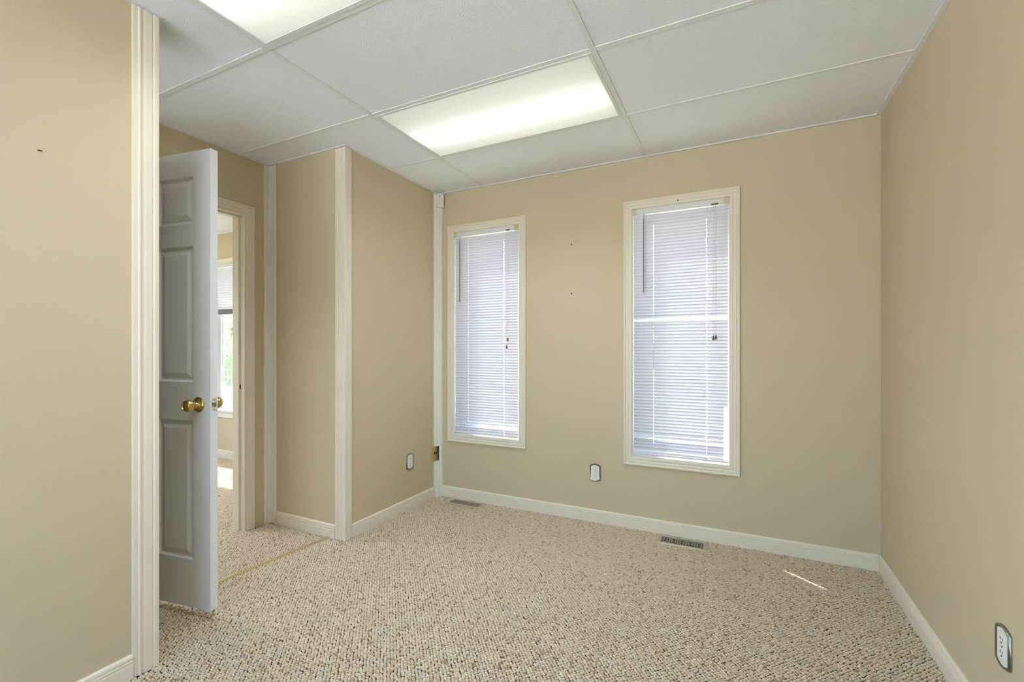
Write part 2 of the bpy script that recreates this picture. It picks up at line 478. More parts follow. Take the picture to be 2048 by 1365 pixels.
# neighbouring room ceiling
NBL = (-4.9, -4.9 + T4, .9, .9 + T2)  # cut-out for the added ceiling light
nb = make('ceiling_neighbour', slab_cells(cuts(XN, XD - .115, NBL[0] + fl, NBL[1] - fl), cuts(YNF, YB - .001, NBL[2] + fl, NBL[3] - fl), lambda u, v: not (NBL[0] < u < NBL[1] and NBL[2] < v < NBL[3]),
                                          CEIL + .004, CEIL + .03, lambda u, v, t: (u, v, t)), M_TILE)
tag(nb, 'white ceiling of the neighbouring room seen over the doorway', 'ceiling', kind='structure')
make('ceiling_grid_crosspiece', MB().box(XN, XD - .115, 2.47, 2.494, CEIL, CEIL + .004), M_GRID, nb)
make('ceiling_wall_angle', MB().box(XN, XD - .115, YB - .024, YB - .001, CEIL - .002, CEIL + .004), M_GRID, nb)

def troffer(x0, x1, y0, y1, label, watts, colour=LAMP_COL):
    x0 += fl; x1 -= fl; y0 += fl; y1 -= fl
    root = empty('ceiling_light', ((x0 + x1) / 2, (y0 + y1) / 2, CEIL))
    tag(root, label, 'ceiling light', 'recessed fluorescent ceiling lights')
    h = MB()
    z0, z1 = CEIL + .006, CEIL + .105
    h.quad((x0, y0, z1), (x1, y0, z1), (x1, y1, z1), (x0, y1, z1))
    for p, q in (((x0, y0), (x1, y0)), ((x1, y0), (x1, y1)), ((x1, y1), (x0, y1)), ((x0, y1), (x0, y0))):
        h.quad((*p, z0), (*q, z0), (*q, z1), (*p, z1))
    make('housing', h, M_HOUSING, root)
    f = MB(); e = .016
    for b in ((x0, x1, y0, y0 + e), (x0, x1, y1 - e, y1), (x0, x0 + e, y0 + e, y1 - e), (x1 - e, x1, y0 + e, y1 - e)):
        f.box(*b, CEIL - .003, CEIL + .006)
    make('frame', f, M_GRID, root)
    make('diffuser', MB().box(x0 + e, x1 - e, y0 + e, y1 - e, CEIL + .0015, CEIL + .0045), M_LENS, root)
    yc = (y0 + y1) / 2
    for dy in (.0, .105):
        make('tube', MB().rod((x0 + .03, yc + dy, CEIL + .06), (x1 - .03, yc + dy, CEIL + .06), .019, 10), M_TUBE, root, smooth=40)
    ld = bpy.data.lights.new('lamp_light', 'AREA'); ld.shape = 'RECTANGLE'; ld.size = x1 - x0 - .06; ld.size_y = y1 - y0 - .06
    ld.energy = watts; ld.color = colour; ld.spread = math.radians(122)
    lo = bpy.data.objects.new('lamp_light', ld); COL.objects.link(lo); lo.parent = root; lo.location = (0, 0, -.008)
    return root
troffer(*LIGHTS[0], 'lit fluorescent ceiling panel cut off by the top edge of the picture', LAMP_W[0])
troffer(*LIGHTS[1], 'lit fluorescent ceiling panel wholly in view in front of the windows', LAMP_W[1])

troffer(-4.9, -4.9 + T4, .9, .9 + T2, 'added fill light in the unseen part of the neighbouring room ceiling', LAMP_W[2], (0.68, 0.82, 1.0))  # unseen troffer added to brighten the neighbouring room and the alcove

# ------------------------------------------------------------------ profiled trim
BASE_PROF = [(-.006, 0), (-.006, .013), (.050, .013), (.052, .0105), (.055, .0105), (.057, .013), (.062, .013), (.064, .009), (.067, .009), (.069, .012), (.078, .0105), (.082, .006), (.083, 0)]
def baseboard(name, p0, p1, nrm, label):
    p0 = Vector((*p0, 0)); p1 = Vector((*p1, 0)); n = Vector((*nrm, 0))
    mb = MB().prism(BASE_PROF, lambda h, d: p0 + n * d + Vector((0, 0, h)), lambda h, d: p1 + n * d + Vector((0, 0, h)))
    o = make(name, mb, M_BASE); tag(o, label, 'baseboard', kind='structure'); return o
CTW = .066
baseboard('baseboard_back', (-2.139, YB), (XR - .013, YB), (0, -1), 'cream baseboard running under the two windows')
baseboard('baseboard_right', (XR, YF), (XR, YB), (-1, 0), 'cream baseboard along the right wall')
baseboard('baseboard_left', (XL, FILL_W6[1] + .02), (XL, YL - .070), (1, 0), 'cream baseboard along the left foreground wall')
baseboard('baseboard_pier_side', (XBP, YS + .049), (XBP, 2.998), (1, 0), 'cream baseboard between the pier corner and the window corner')
baseboard('baseboard_pier_front', (-2.8206, YS), (XBP - .077, YS), (0, -1), 'short cream baseboard on the front of the pier')
baseboard('baseboard_neighbour', (XN, YB), (XD - .115, YB), (0, -1), 'white baseboard under the window of the neighbouring room')

def vertical_trim(name, poly, label, z0=-.004, z1=CEIL - .004, m=None):
    o = make(name, MB().prism(poly, lambda x, y: (x, y, z0), lambda x, y: (x, y, z1)), m or M_TRIM)
    tag(o, label, 'trim', kind='structure'); return o
# left foreground corner guard: profiled face on the wall plane, wraps the wall end
t = .014
vertical_trim('trim_1', [(XL, YL - .070), (XL + .008, YL - .070), (XL + .009, YL - .066), (XL + .009, YL - .054), (XL + .014, YL - .052), (XL + .014, YL - .047), (XL + .0105, YL - .043),
                         (XL + .0105, YL - .038), (XL + .013, YL - .030), (XL + .0135, YL - .012), (XL + .012, YL - .007), (XL + .015, YL - .004), (XL + .015, YL + .010), (XL + .008, YL + .014),
                         (XL - .05, YL + .014), (XL - .05, YL + .0005), (XL, YL + .0005)],
              'tall cream corner trim at the end of the left foreground wall')
# outside corner of the pier
x, y = XBP, YS
vertical_trim('trim_2', [(x - .077, y), (x - .077, y - .008), (x - .070, y - .011), (x - .056, y - .011), (x - .053, y - .008), (x - .048, y - .008), (x - .045, y - .011), (x - .022, y - .0115), (x - .018, y - .008), (x - .012, y - .008),
                         (x - .008, y - .013), (x + .011, y - .013), (x + .013, y - .010), (x + .013, y + .010), (x + .009, y + .014), (x + .009, y + .018), (x + .012, y + .022), (x + .012, y + .034),
                         (x + .008, y + .038), (x + .010, y + .042), (x + .008, y + .049), (x, y + .049), (x, y)],
              'cream fluted trim on the outside corner of the pier')
# inside corner between alcove wall and pier
x, y = XD, YS
vertical_trim('trim_3', [(x, y - .049), (x + .008, y - .049), (x + .010, y - .045), (x + .010, y - .034), (x + .007, y - .031), (x + .007, y - .026), (x + .010, y - .023), (x + .010, y - .014), (x + .014, y - .010),
                         (x + .024, y - .010), (x + .028, y - .007), (x + .033, y - .007), (x + .037, y - .010), (x + .054, y - .010), (x + .058, y - .007), (x + .065, y - .006), (x + .065, y), (x, y)],
              'cream fluted trim in the inside corner beside the doorway', m=M_TRIMW)
# inside corner between pier and window wall, notched for the phone plate
x, y = XBP, YB
cpoly = [(x, y - .072), (x + .006, y - .072), (x + .012, y - .060), (x + .017, y - .056), (x + .019, y - .050), (x + .027, y - .040), (x + .031, y - .039), (x + .035, y - .030), (x + .041, y - .026), (x + .045, y - .012), (x + .045, y), (x, y)]
ct = empty('trim_4', (x, y, 0)); tag(ct, 'cream fluted trim in the corner beside the narrow left window', 'trim', kind='structure')
for z0, z1 in ((-.004, .286), (.406, CEIL - .004)):
    make('board', MB().prism(cpoly, lambda a, b: (a, b, z0), lambda a, b: (a, b, z1)), M_TRIMW, ct)
npoly = [(x + .0285, y - .0385), (x + .031, y - .039), (x + .035, y - .030), (x + .041, y - .026), (x + .045, y - .012), (x + .045, y), (x + .0285, y)]
make('board', MB().prism(npoly, lambda a, b: (a, b, .286), lambda a, b: (a, b, .406)), M_TRIMW, ct)
make('notch_back', MB().box(x + .001, x + .0284, y - .012, y - .001, .287, .405), M_DARK, ct)

# brass transition strip between alcove and room carpet
(ax, ay), (bx, by) = STRIP
d = Vector((bx - ax, by - ay, 0)).normalized(); nn = Vector((-d.y, d.x, 0))
sprof = [(-.015, -.005), (-.015, -.001), (-.010, .002), (-.003, .004), (.003, .004), (.010, .002), (.015, -.001), (.015, -.005)]
o = make('trim_5', MB().prism(sprof, lambda a, b: Vector((ax, ay, b)) + nn * a, lambda a, b: Vector((bx, by, b)) + nn * a), M_STRIP)
tag(o, 'thin brass carpet strip crossing the floor under the open door', 'trim', kind='structure')

# ------------------------------------------------------------------ mitred casings
CPROF = [(0, 0), (0, .009), (.004, .011), (.014, .011), (.017, .008), (.021, .008), (.024, .011), (.033, .012), (.037, .009), (.041, .010), (.045, .015), (.052, .015), (.0545, .012), (.0545, 0)]
def casing(rect, to3, parent, m, sides='lrtb', name='casing'):
    """rect (u0,u1,v0,v1) is the opening; profile (distance outwards, projection)"""
    u0, u1, v0, v1 = rect
    vb = v0 if 'b' in sides else None
    def L(d): return (u0 - d, (v0 - d) if vb is not None else v0, v1 + d)
    for s in sides:
        if s == 'l': f0 = lambda d, p: to3(u0 - d, v0 - (d if 'b' in sides else 0), p); f1 = lambda d, p: to3(u0 - d, v1 + d, p)
        if s == 'r': f0 = lambda d, p: to3(u1 + d, v0 - (d if 'b' in sides else 0), p); f1 = lambda d, p: to3(u1 + d, v1 + d, p)
        if s == 't': f0 = lambda d, p: to3(u0 - d, v1 + d, p); f1 = lambda d, p: to3(u1 + d, v1 + d, p)
        if s == 'b': f0 = lambda d, p: to3(u0 - d, v0 - d, p); f1 = lambda d, p: to3(u1 + d, v0 - d, p)
        make(name, MB().prism(CPROF, f0, f1), m, parent)

# ------------------------------------------------------------------ windows
def window(name, W, label, crank_dx, sill=False):
    u0, u1, v0, v1 = W
    root = empty(name, ((u0 + u1) / 2, YB, v0)); tag(root, label, 'window', kind='structure')
    casing(W, lambda u, v, p: (u, YB - p, v), root, M_TRIM, 'lrt' if sill else 'lrtb')
    j = .012; ya, yb = YB - .003, YB + .07
    # jamb liners
    make('jamb_liner', MB().box(u0 + .0005, u0 + .006, ya, yb, v0 + .006, v1 - .006), M_TRIMW, root)
    make('jamb_liner', MB().box(u1 - .006, u1 - .0005, ya, yb, v0 + .006, v1 - .006), M_TRIMW, root)
    make('jamb_liner', MB().box(u0 + .0005, u1 - .0005, ya, yb, v1 - .006, v1 - .0005), M_TRIMW, root)
    make('sill_board', MB().box(u0 + .0005, u1 - .0005, ya, yb, v0 + .0005, v0 + .006), M_TRIMW, root)
    if sill:
        make('sill_board', MB().box(u0 - .06, u1 + .06, YB - .03, YB - .0035, v0 - .012, v0 + .008), M_TRIMW, root)
        make('apron', MB().box(u0 - .05, u1 + .05, YB - .014, YB - .0005, v0 - .075, v0 - .012), M_TRIMW, root)
    # fixed frame then sash
    def ring(nm, a, b, c, d, wd, y0, y1, m, par):
        mb = MB()
        mb.box(a, a + wd, y0, y1, c, d); mb.box(b - wd, b, y0, y1, c, d)
        mb.box(a + wd, b - wd, y0, y1, c, c + wd); mb.box(a + wd, b - wd, y0, y1, d - wd, d)
        return make(nm, mb, m, par)
    fr = ring('window_frame', u0 + .001, u1 - .001, v0 + .001, v1 - .001, .032, YB + .0705, YB + .148, M_VINYL, root)
    s = .033
    sash = ring('sash', u0 + s, u1 - s, v0 + s, v1 - s, .042, YB + .085, YB + .125, M_VINYL, root)
    ring('glazing_bead', u0 + s + .042, u1 - s - .042, v0 + s + .042, v1 - s - .042, .008, YB + .098, YB + .110, M_VINYL, sash)
    make('pane', MB().box(u0 + s + .043, u1 - s - .043, YB + .102, YB + .106, v0 + s + .043, v1 - s - .043), M_GLASS, sash)
    # crank operator
    cx = u0 + crank_dx
    cr = make('crank_operator', MB().box(cx - .03, cx + .03, YB + .045, YB + .07, v0 + .007, v0 + .027), M_VINYL, root)
    mb = MB().rod((cx, YB + .046, v0 + .022), (cx, YB + .034, v0 + .030), .007)
    mb.rod((cx, YB + .034, v0 + .030), (cx + .075, YB + .030, v0 + .020), .005); mb.rod((cx + .075, YB + .030, v0 + .020), (cx + .075, YB + .018, v0 + .020), .008)
    make('crank_handle', mb, M_VINYL, cr, smooth=40)
    return root
wn1 = window('window_1', W1, 'narrow cream-framed window next to the corner with its blind closed', .09)
wn2 = window('window_2', W2, 'larger-looking cream-framed window nearest the right wall with a damaged blind', .12)
wn3 = window('window_3', W3, 'window of the neighbouring room seen through the doorway', .17, sill=True)
r4 = empty('fill_window_4', ((FILL_W4[0] + FILL_W4[1]) / 2, YF, FILL_W4[2])); tag(r4, 'wide window added behind the viewer for fill daylight', 'window', kind='structure')
mb = MB()
for b in ((FILL_W4[0], FILL_W4[0] + .05, FILL_W4[2], FILL_W4[3]), (FILL_W4[1] - .05, FILL_W4[1], FILL_W4[2], FILL_W4[3]), (FILL_W4[0] + .05, FILL_W4[1] - .05, FILL_W4[2], FILL_W4[2] + .05), (FILL_W4[0] + .05, FILL_W4[1] - .05, FILL_W4[3] - .05, FILL_W4[3]), (-.675, -.625, FILL_W4[2] + .05, FILL_W4[3] - .05)):
    mb.box(b[0], b[1], YF - .09, YF - .03, b[2], b[3])
make('window_frame', mb, M_VINYL, r4)
for a, b in ((FILL_W4[0] + .05, -.675), (-.625, FILL_W4[1] - .05)):
    make('pane', MB().box(a, b, YF - .062, YF - .058, FILL_W4[2] + .05, FILL_W4[3] - .05), M_GLASS, r4)
r7 = empty('fill_window_7', ((FILL_W7[0] + FILL_W7[1]) / 2, YL - .06, FILL_W7[2])); tag(r7, 'small unseen transom added high in the alcove to brighten it', 'window', kind='structure')
mb = MB()
for b in ((FILL_W7[0], FILL_W7[0] + .03, FILL_W7[2], FILL_W7[3]), (FILL_W7[1] - .03, FILL_W7[1], FILL_W7[2], FILL_W7[3]), (FILL_W7[0] + .03, FILL_W7[1] - .03, FILL_W7[2], FILL_W7[2] + .03), (FILL_W7[0] + .03, FILL_W7[1] - .03, FILL_W7[3] - .03, FILL_W7[3])):
    mb.box(b[0], b[1], YL - .08, YL - .03, b[2], b[3])
make('window_frame', mb, M_VINYL, r7)
make('pane', MB().box(FILL_W7[0] + .03, FILL_W7[1] - .03, YL - .057, YL - .053, FILL_W7[2] + .03, FILL_W7[3] - .03), M_GLASS, r7)
r6 = empty('fill_window_6', (XL, (FILL_W6[0] + FILL_W6[1]) / 2, FILL_W6[2])); tag(r6, 'tall window added in the left wall behind the viewer for fill daylight', 'window', kind='structure')
mb = MB()
for b in ((FILL_W6[0], FILL_W6[0] + .05, FILL_W6[2], FILL_W6[3]), (FILL_W6[1] - .05, FILL_W6[1], FILL_W6[2], FILL_W6[3]), (FILL_W6[0] + .05, FILL_W6[1] - .05, FILL_W6[2], FILL_W6[2] + .05), (FILL_W6[0] + .05, FILL_W6[1] - .05, FILL_W6[3] - .05, FILL_W6[3])):
    mb.box(XL - .08, XL - .03, b[0], b[1], b[2], b[3])
make('window_frame', mb, M_VINYL, r6)
make('pane', MB().box(XL - .057, XL - .053, FILL_W6[0] + .05, FILL_W6[1] - .05, FILL_W6[2] + .05, FILL_W6[3] - .05), M_GLASS, r6)
r5 = empty('fill_window_5', (XN, (FILL_W5[0] + FILL_W5[1]) / 2, FILL_W5[2])); tag(r5, 'wide unseen side window added to brighten the neighbouring room', 'window', kind='structure')
mb = MB()
for b in ((FILL_W5[0], FILL_W5[0] + .05, FILL_W5[2], FILL_W5[3]), (FILL_W5[1] - .05, FILL_W5[1], FILL_W5[2], FILL_W5[3]), (FILL_W5[0] + .05, FILL_W5[1] - .05, FILL_W5[2], FILL_W5[2] + .05), (FILL_W5[0] + .05, FILL_W5[1] - .05, FILL_W5[3] - .05, FILL_W5[3])):
    mb.box(XN - .08, XN - .03, b[0], b[1], b[2], b[3])
make('window_frame', mb, M_VINYL, r5)
make('pane', MB().box(XN - .057, XN - .053, FILL_W5[0] + .05, FILL_W5[1] - .05, FILL_W5[2] + .05, FILL_W5[3] - .05), M_GLASS, r5)
make('screw_hole', MB().lathe([(0, .004), (.0008, .004)], (-.3395, YB - .0118, 2.131), (0, -1, 0), 10), M_DARK, wn2)

# ------------------------------------------------------------------ blinds
def slat_mesh(L, chord=.025, sag=.0028, name='slat', holes=()):
    n = 5; vs = []; fs = []
    xs_ = [-L / 2] + [x for h in sorted(holes) for x in (h - .0022, h + .0022)] + [L / 2]; w_ = len(xs_)
    for k in range(n):
        s = (k / (n - 1) - .5)
        y = s * chord; z = sag * (1 - 4 * s * s)
        vs += [(x, y, z) for x in xs_]
    for k in range(n - 1):
        for i in range(w_ - 1):
            if i % 2 == 1 and k in (1, 2): continue        # punched cord hole
            fs.append((w_ * k + i, w_ * k + i + 1, w_ * (k + 1) + i + 1, w_ * (k + 1) + i))
    me = bpy.data.meshes.new(name); me.from_pydata(vs, [], fs)
    me.polygons.foreach_set('use_smooth', [True] * len(fs)); me.materials.append(M_SLAT)
    return me

def blind(W, xa, xb, ztop, zbot, pitch, yc, label, tilt=72, special=None, short=None, wand=None, lads=(), cords=(), chord=.025, stack=0, wob=1.0):
    u0, u1, v0, v1 = W
    root = empty('window_blind', ((xa + xb) / 2, yc, zbot)); tag(root, label, 'blind', 'horizontal slat blinds')
    hz1 = v1 - .008; hz0 = hz1 - .034
    hp = [(yc - .014, hz1), (yc - .016, hz1 - .004), (yc - .016, hz0 + .003), (yc - .012, hz0), (yc + .013, hz0), (yc + .013, hz1)]
    make('headrail', MB().prism(hp, lambda a, b: (u0 + .007, a, b), lambda a, b: (u1 - .007, a, b)), M_RAILM, root)
    for s, x in ((1, u0 + .0065), (-1, u1 - .0065)):
        x2 = x + s * .028
        b = MB().box(min(x, x2), max(x, x2), yc - .021, yc - .0165, hz0 - .004, hz1 + .002)
        b.box(min(x, x2), max(x, x2), yc - .0165, yc + .014, hz1 + .0005, hz1 + .0035)
        make('bracket', b, M_IVORY, root)
    me = slat_mesh(xb - xa, chord, holes=[x - (xa + xb) / 2 for x in lads])
    z = ztop; k = 0
    while z > zbot + .012:
        tl, dz, dx, sh = tilt + random.uniform(-1.5, 1.5) * wob, 0, random.uniform(-.0012, .0012), None
        if special and k in special: tl, dz = special[k]
        m2 = me
        if short and z < short[0]:
            m2 = short[1] if short[1] else me; dx += short[2]
        o = bpy.data.objects.new('slat', m2); COL.objects.link(o); o.parent = root
        o.location = (dx, 0, z + dz - zbot)
        o.rotation_euler = (math.radians(-tl), math.radians(random.uniform(-.06, .06) * wob), 0)
        z -= pitch; k += 1
    for q in range(stack):
        o = bpy.data.objects.new('slat', me); COL.objects.link(o); o.parent = root
        o.location = (0, 0, .016 + q * .0042)
    rp = [(-.013, -.004), (-.010, -.007), (.010, -.007), (.013, -.004), (.013, .003), (.010, .005), (-.010, .005), (-.013, .003)]
    make('bottom_rail', MB().prism(rp, lambda a, b: (xa, yc + a, zbot + b), lambda a, b: (xb, yc + a, zbot + b)), M_RAILM, root)
    for x in lads:
        mb = MB()
        for yy in (-.0125, .0125): mb.rod((x, yc + yy, zbot + .004), (x, yc + yy, hz0), .0006, 4)
        make('ladder_cord', mb, M_CORD, root)
    if wand:
        x, zt, zb = wand
        mb = MB().rod((x, yc - .022, hz0 + .004), (x, yc - .030, zt - .012), .0018, 6)
        make('wand_hook', mb, M_BRASS, root)
        make('tilt_wand', MB().lathe([(0, .0032), (zt - zb, .0040), (zt - zb + .008, .003)], (x, yc - .029, zt), (0, 0, -1), 6), M_WAND, root)
    if cords:
        c = make('cord_lock', MB().box(cords[0][0] - .012, cords[-1][0] + .012, yc - .0185, yc - .016, hz0 + .001, hz0 + .011), M_TASSEL, root)
        for x, zb in cords:
            cd = make('pull_cord', MB().rod((x, yc - .019, hz0 + .005), (x, yc - .024, zb), .0009, 5), M_CORD, root)
            make('tassel', MB().lathe([(0, .002), (.004, .0035), (.024, .0072), (.028, .006)], (x, yc - .024, zb + .002), (0, 0, -1), 10), M_TASSEL, cd, smooth=50)
    return root

Y_BL = YB + .003
blind(W1, W1[0] + .010, W1[1] - .012, 2.058, .527, .0205, Y_BL, 'closed white slat blind in the narrow window next to the corner',
      special={71: (60, 0), 72: (40, .002), 70: (66, 0)}, wand=(-1.968, 2.036, 1.565), lads=(-1.905, -1.590), cords=((-1.553, 1.215), (-1.544, 1.270)))
L2 = W2[1] - .010 - (W2[0] + .010)
short_me = slat_mesh(L2 - .024, holes=[-.492 - (W2[0] + W2[1]) / 2 + .012, -.174 - (W2[0] + W2[1]) / 2 + .012])
sp2 = {33: (8, .006), 70: (-48, 0), 71: (46, -.004), 75: (-40, .0), 69: (66, 0), 32: (60, .002), 34: (78, -.001)}
blind(W2, W2[0] + .010, W2[1] - .010, 2.052, .500, .0205, Y_BL, 'white slat blind with bent slats and a gap, in the window nearest the right wall',
      special=sp2, short=(.84, short_me, -.012), wand=(-.550, 2.036, 1.560), lads=(-.492, -.174), cords=((-.1345, 1.268), (-.1204, 1.272)))
blind(W3, W3[0] + .010, W3[1] - .010, 2.056, 1.545, .0265, Y_BL, 'half-raised white slat blind in the neighbouring room beyond the door', chord=.032, stack=14,
      lads=(W3[0] + .15, W3[1] - .15))

# ------------------------------------------------------------------ doorway trim and door
dw = empty('trim_6', (XD, (DO_Y0 + DO_Y1) / 2, 0)); tag(dw, 'cream casing and jambs around the doorway behind the open door', 'trim', kind='structure')
casing((DO_Y0, DO_Y1, -.004, DO_Z), lambda u, v, p: (XD + p, u, v), dw, M_TRIM, 'lrt')
casing((DO_Y0, DO_Y1, -.004, DO_Z), lambda u, v, p: (XD - .114 - p, u, v), dw, M_TRIM, 'lrt')
for y0, y1 in ((DO_Y0 + .0005, DO_Y0 + .012), (DO_Y1 - .012, DO_Y1 - .0005)):
    make('jamb', MB().box(XD - .118, XD + .004, y0, y1, -.004, DO_Z - .0005), M_TRIM, dw)
make('jamb', MB().box(XD - .118, XD + .004, DO_Y0 + .012, DO_Y1 - .012, DO_Z - .012, DO_Z - .0005), M_TRIM, dw)
make('door_stop', MB().box(XD - .075, XD - .042, DO_Y1 - .022, DO_Y1 - .0121, -.004, DO_Z - .012), M_TRIM, dw)
make('door_stop', MB().box(XD - .075, XD - .042, DO_Y0 + .0121, DO_Y1 - .0221, DO_Z - .022, DO_Z - .0121), M_TRIM, dw)
make('strike_hole', MB().box(-2.931, -2.917, DO_Y1 - .0128, DO_Y1 - .0119, .925, .955), M_BROWN, dw)

door = empty('door_1', (-2.8725, 1.083, .037), math.atan2(.153, .988))
tag(door, 'open white six-panel door with a brass knob', 'door', kind='structure')
DWID, DHT, DTH = .8103, 2.032, .035
PX = ((.101, .318), (.492, .709)); PZ = ((.213, .833), (1.004, 1.611), (1.712, 1.920))
us = cuts(0, DWID, *[a for p in PX for a in p]); vs_ = cuts(0, DHT, *[a for p in PZ for a in p])
frame_solid = lambda u, v: not any(p[0] < u < p[1] and q[0] < v < q[1] for p in PX for q in PZ)
make('door_frame', slab_cells(us, vs_, frame_solid, 0, DTH, lambda u, v, t: (u, t, v)), M_DOOR, door, local=True)
for p in PX:
    for q in PZ:
        mb = MB()
        for side in (0, 1):
            yy = (lambda d: d) if side == 0 else (lambda d: DTH - d)
            rings = [(0, .0), (.003, .004), (.008, .0085), (.014, .0095), (.036, .003), (.040, .0022)]
            R = []
            for ins, dep in rings:
                a, b, c, e = p[0] + ins, p[1] - ins, q[0] + ins, q[1] - ins
                R.append([(a, yy(dep), c), (b, yy(dep), c), (b, yy(dep), e), (a, yy(dep), e)])
            for r0, r1 in zip(R[:-1], R[1:]):
                for k in range(4): mb.quad(r0[k], r0[(k + 1) % 4], r1[(k + 1) % 4], r1[k])
            mb.quad(*R[-1])
        make('panel', mb, M_DOOR, door, local=True, recalc=True)
KX, KZ = DWID - .066, .905
KNOB = [(0, .033), (.004, .034), (.008, .031), (.012, .022), (.016, .015), (.026, .013), (.030, .017), (.036, .024), (.044, .0275), (.052, .0275), (.060, .024), (.066, .018), (.0665, .0165), (.063, .015), (.0625, .004)]
for y, d in ((0, -1), (DTH, 1)):
    make('door_knob', MB().lathe(KNOB, (KX, y, KZ), (0, d, 0), 28), M_BRASS, door, local=True, smooth=50)
lp = make('latch_plate', MB().box(DWID, DWID + .0015, .006, .030, KZ - .029, KZ + .029), M_STEEL, door, local=True)
make('latch_bolt', MB().prism([(.010, 0), (.026, 0), (.026, .002), (.010, .011)], lambda a, b: (DWID + b + .0015, a, KZ - .010), lambda a, b: (DWID + b + .0015, a, KZ + .010)), M_CHROME, lp, local=True)
for dz in (-.022, .022):
    make('screw', MB().lathe([(0, .0035), (.0006, .003)], (DWID + .0015, .018, KZ + dz), (1, 0, 0), 8), M_CHROME, lp, local=True)

# ------------------------------------------------------------------ outlets, plates, sensor
def arch(w, h, rise, n=7):
    """plate outline with bowed top and bottom and straight sides"""
    pts = []
    for k in range(n):
        s = k / (n - 1); pts.append((-w + 2 * w * s, -h + rise - rise * math.sin(math.pi * s)))
    for k in range(n):
        s = k / (n - 1); pts.append((w - 2 * w * s, h - rise + rise * math.sin(math.pi * s)))
    return pts
def outlet(loc, xdir, nrm, label):
    """built at loc; xdir runs along the wall, nrm out of it"""
    root = empty('wall_outlet', loc); tag(root, label, 'outlet', 'bowed duplex outlets low on the walls')
    X = Vector(xdir); N = Vector(nrm); Z = Vector((0, 0, 1))
    def P(a, b, c): return X * a + Z * b + N * c
    o1, o2, i1 = arch(.0385, .0615, .012), arch(.0355, .0585, .012), arch(.0290, .0530, .0105)
    mb = MB(); n = len(o1)
    L0 = [P(a, b, 0) for a, b in o1]; L1 = [P(a, b, .005) for a, b in o1]; L2_ = [P(a, b, .0085) for a, b in o2]; L3 = [P(a, b, .0065) for a, b in i1]
    for A, B in ((L0, L1), (L1, L2_), (L2_, L3)):
        for k in range(n): mb.quad(A[k], A[(k + 1) % n], B[(k + 1) % n], B[k])
    make('metal_bezel', mb, M_CHROME, root, local=True, smooth=60)
    pl = make('cover_plate', MB().prism(i1, lambda a, b: P(a, b, .003), lambda a, b: P(a, b, .0062)), M_PLASTIC, root, local=True)
    for zc in (-.0195, .0195):
        face = [(.0165 * math.cos(t), max(-.0125, min(.0125, .0165 * math.sin(t)))) for t in [2 * math.pi * k / 20 for k in range(20)]]
        f = make('receptacle', MB().prism(face, lambda a, b: P(a, b + zc, .0062), lambda a, b: P(a, b + zc, .0078)), M_PLASTIC, root, local=True)
        for (a, b, w_, h_) in ((-.0065, .0035, .0014, .0045), (.0065, .0035, .0012, .0038)):
            make('slot', MB().prism([(a - w_, b - h_), (a + w_, b - h_), (a + w_, b + h_), (a - w_, b + h_)], lambda p, q: P(p, q + zc, .0079), lambda p, q: P(p, q + zc, .0082)), M_DARK, f, local=True)
        make('slot', MB().prism([(.0026 * math.cos(t), -.0075 + .0028 * math.sin(t)) for t in [2 * math.pi * k / 8 for k in range(8)]], lambda p, q: P(p, q + zc, .0079), lambda p, q: P(p, q + zc, .0082)), M_DARK, f, local=True)
    make('screw', MB().prism([(.003 * math.cos(t), .003 * math.sin(t)) for t in [2 * math.pi * k / 10 for k in range(10)]], lambda p, q: P(p, q, .0062), lambda p, q: P(p, q, .0075)), M_CHROME, root, local=True)
    return root
outlet((-.8785, YB - .0003, .337), (1, 0, 0), (0, -1, 0), 'outlet with metal rim on the wall between the two windows')
outlet((XBP + .0003, 2.700, .353), (0, 1, 0), (1, 0, 0), 'outlet with metal rim on the pier side left of the corner')
outlet((XR - .0003, 1.800, .333), (0, -1, 0), (-1, 0, 0), 'outlet with metal rim on the right wall at the picture edge')

pp = empty('phone_jack_plate', (XBP, 3.0, .346)); tag(pp, 'brass-coloured jack plate with two black ports in the corner trim notch', 'jack plate')
make('plate', MB().box(XBP + .0003, XBP + .006, 2.964, 3.040, .288, .404), M_GOLDP, pp)
for yy in (3.004, 3.026):
    make('port', MB().box(XBP + .0061, XBP + .0072, yy - .0065, yy + .0065, .342, .358), M_DARK, pp)
for zz in (.300, .392):
    make('screw', MB().lathe([(0, .003), (.0007, .0028)], (XBP + .006, 3.015, zz), (1, 0, 0), 8), M_BRASS, pp)

# wall sensor box on the corner trim
sn = empty('motion_sensor', (-2.150, YB - .04, 2.32)); tag(sn, 'small white sensor box at the top of the corner trim under the ceiling', 'sensor')
c45 = Vector((1, -1, 0)).normalized(); s45 = Vector((1, 1, 0)).normalized(); c0 = Vector((-2.152, YB - .032, 0))
prof = [(-.030, 0), (-.030, .020), (-.024, .030), (.024, .030), (.030, .020), (.030, 0)]
make('body', MB().prism(prof, lambda a, b: c0 + s45 * a + c45 * b + Vector((0, 0, 2.325)), lambda a, b: c0 + s45 * a + c45 * b + Vector((0, 0, 2.425))), M_PLASTIC, sn)
make('lens', MB().prism([(-.017, .0305), (-.017, .0325), (.017, .0325), (.017, .0305)], lambda a, b: c0 + s45 * a + c45 * b + Vector((0, 0, 2.345)), lambda a, b: c0 + s45 * a + c45 * b + Vector((0, 0, 2.385))), M_TRIMW, sn)
make('indicator', MB().box(c0.x + .012, c0.x + .020, c0.y - .0285, c0.y - .0205, 2.404, 2.410), M_DARK, sn)

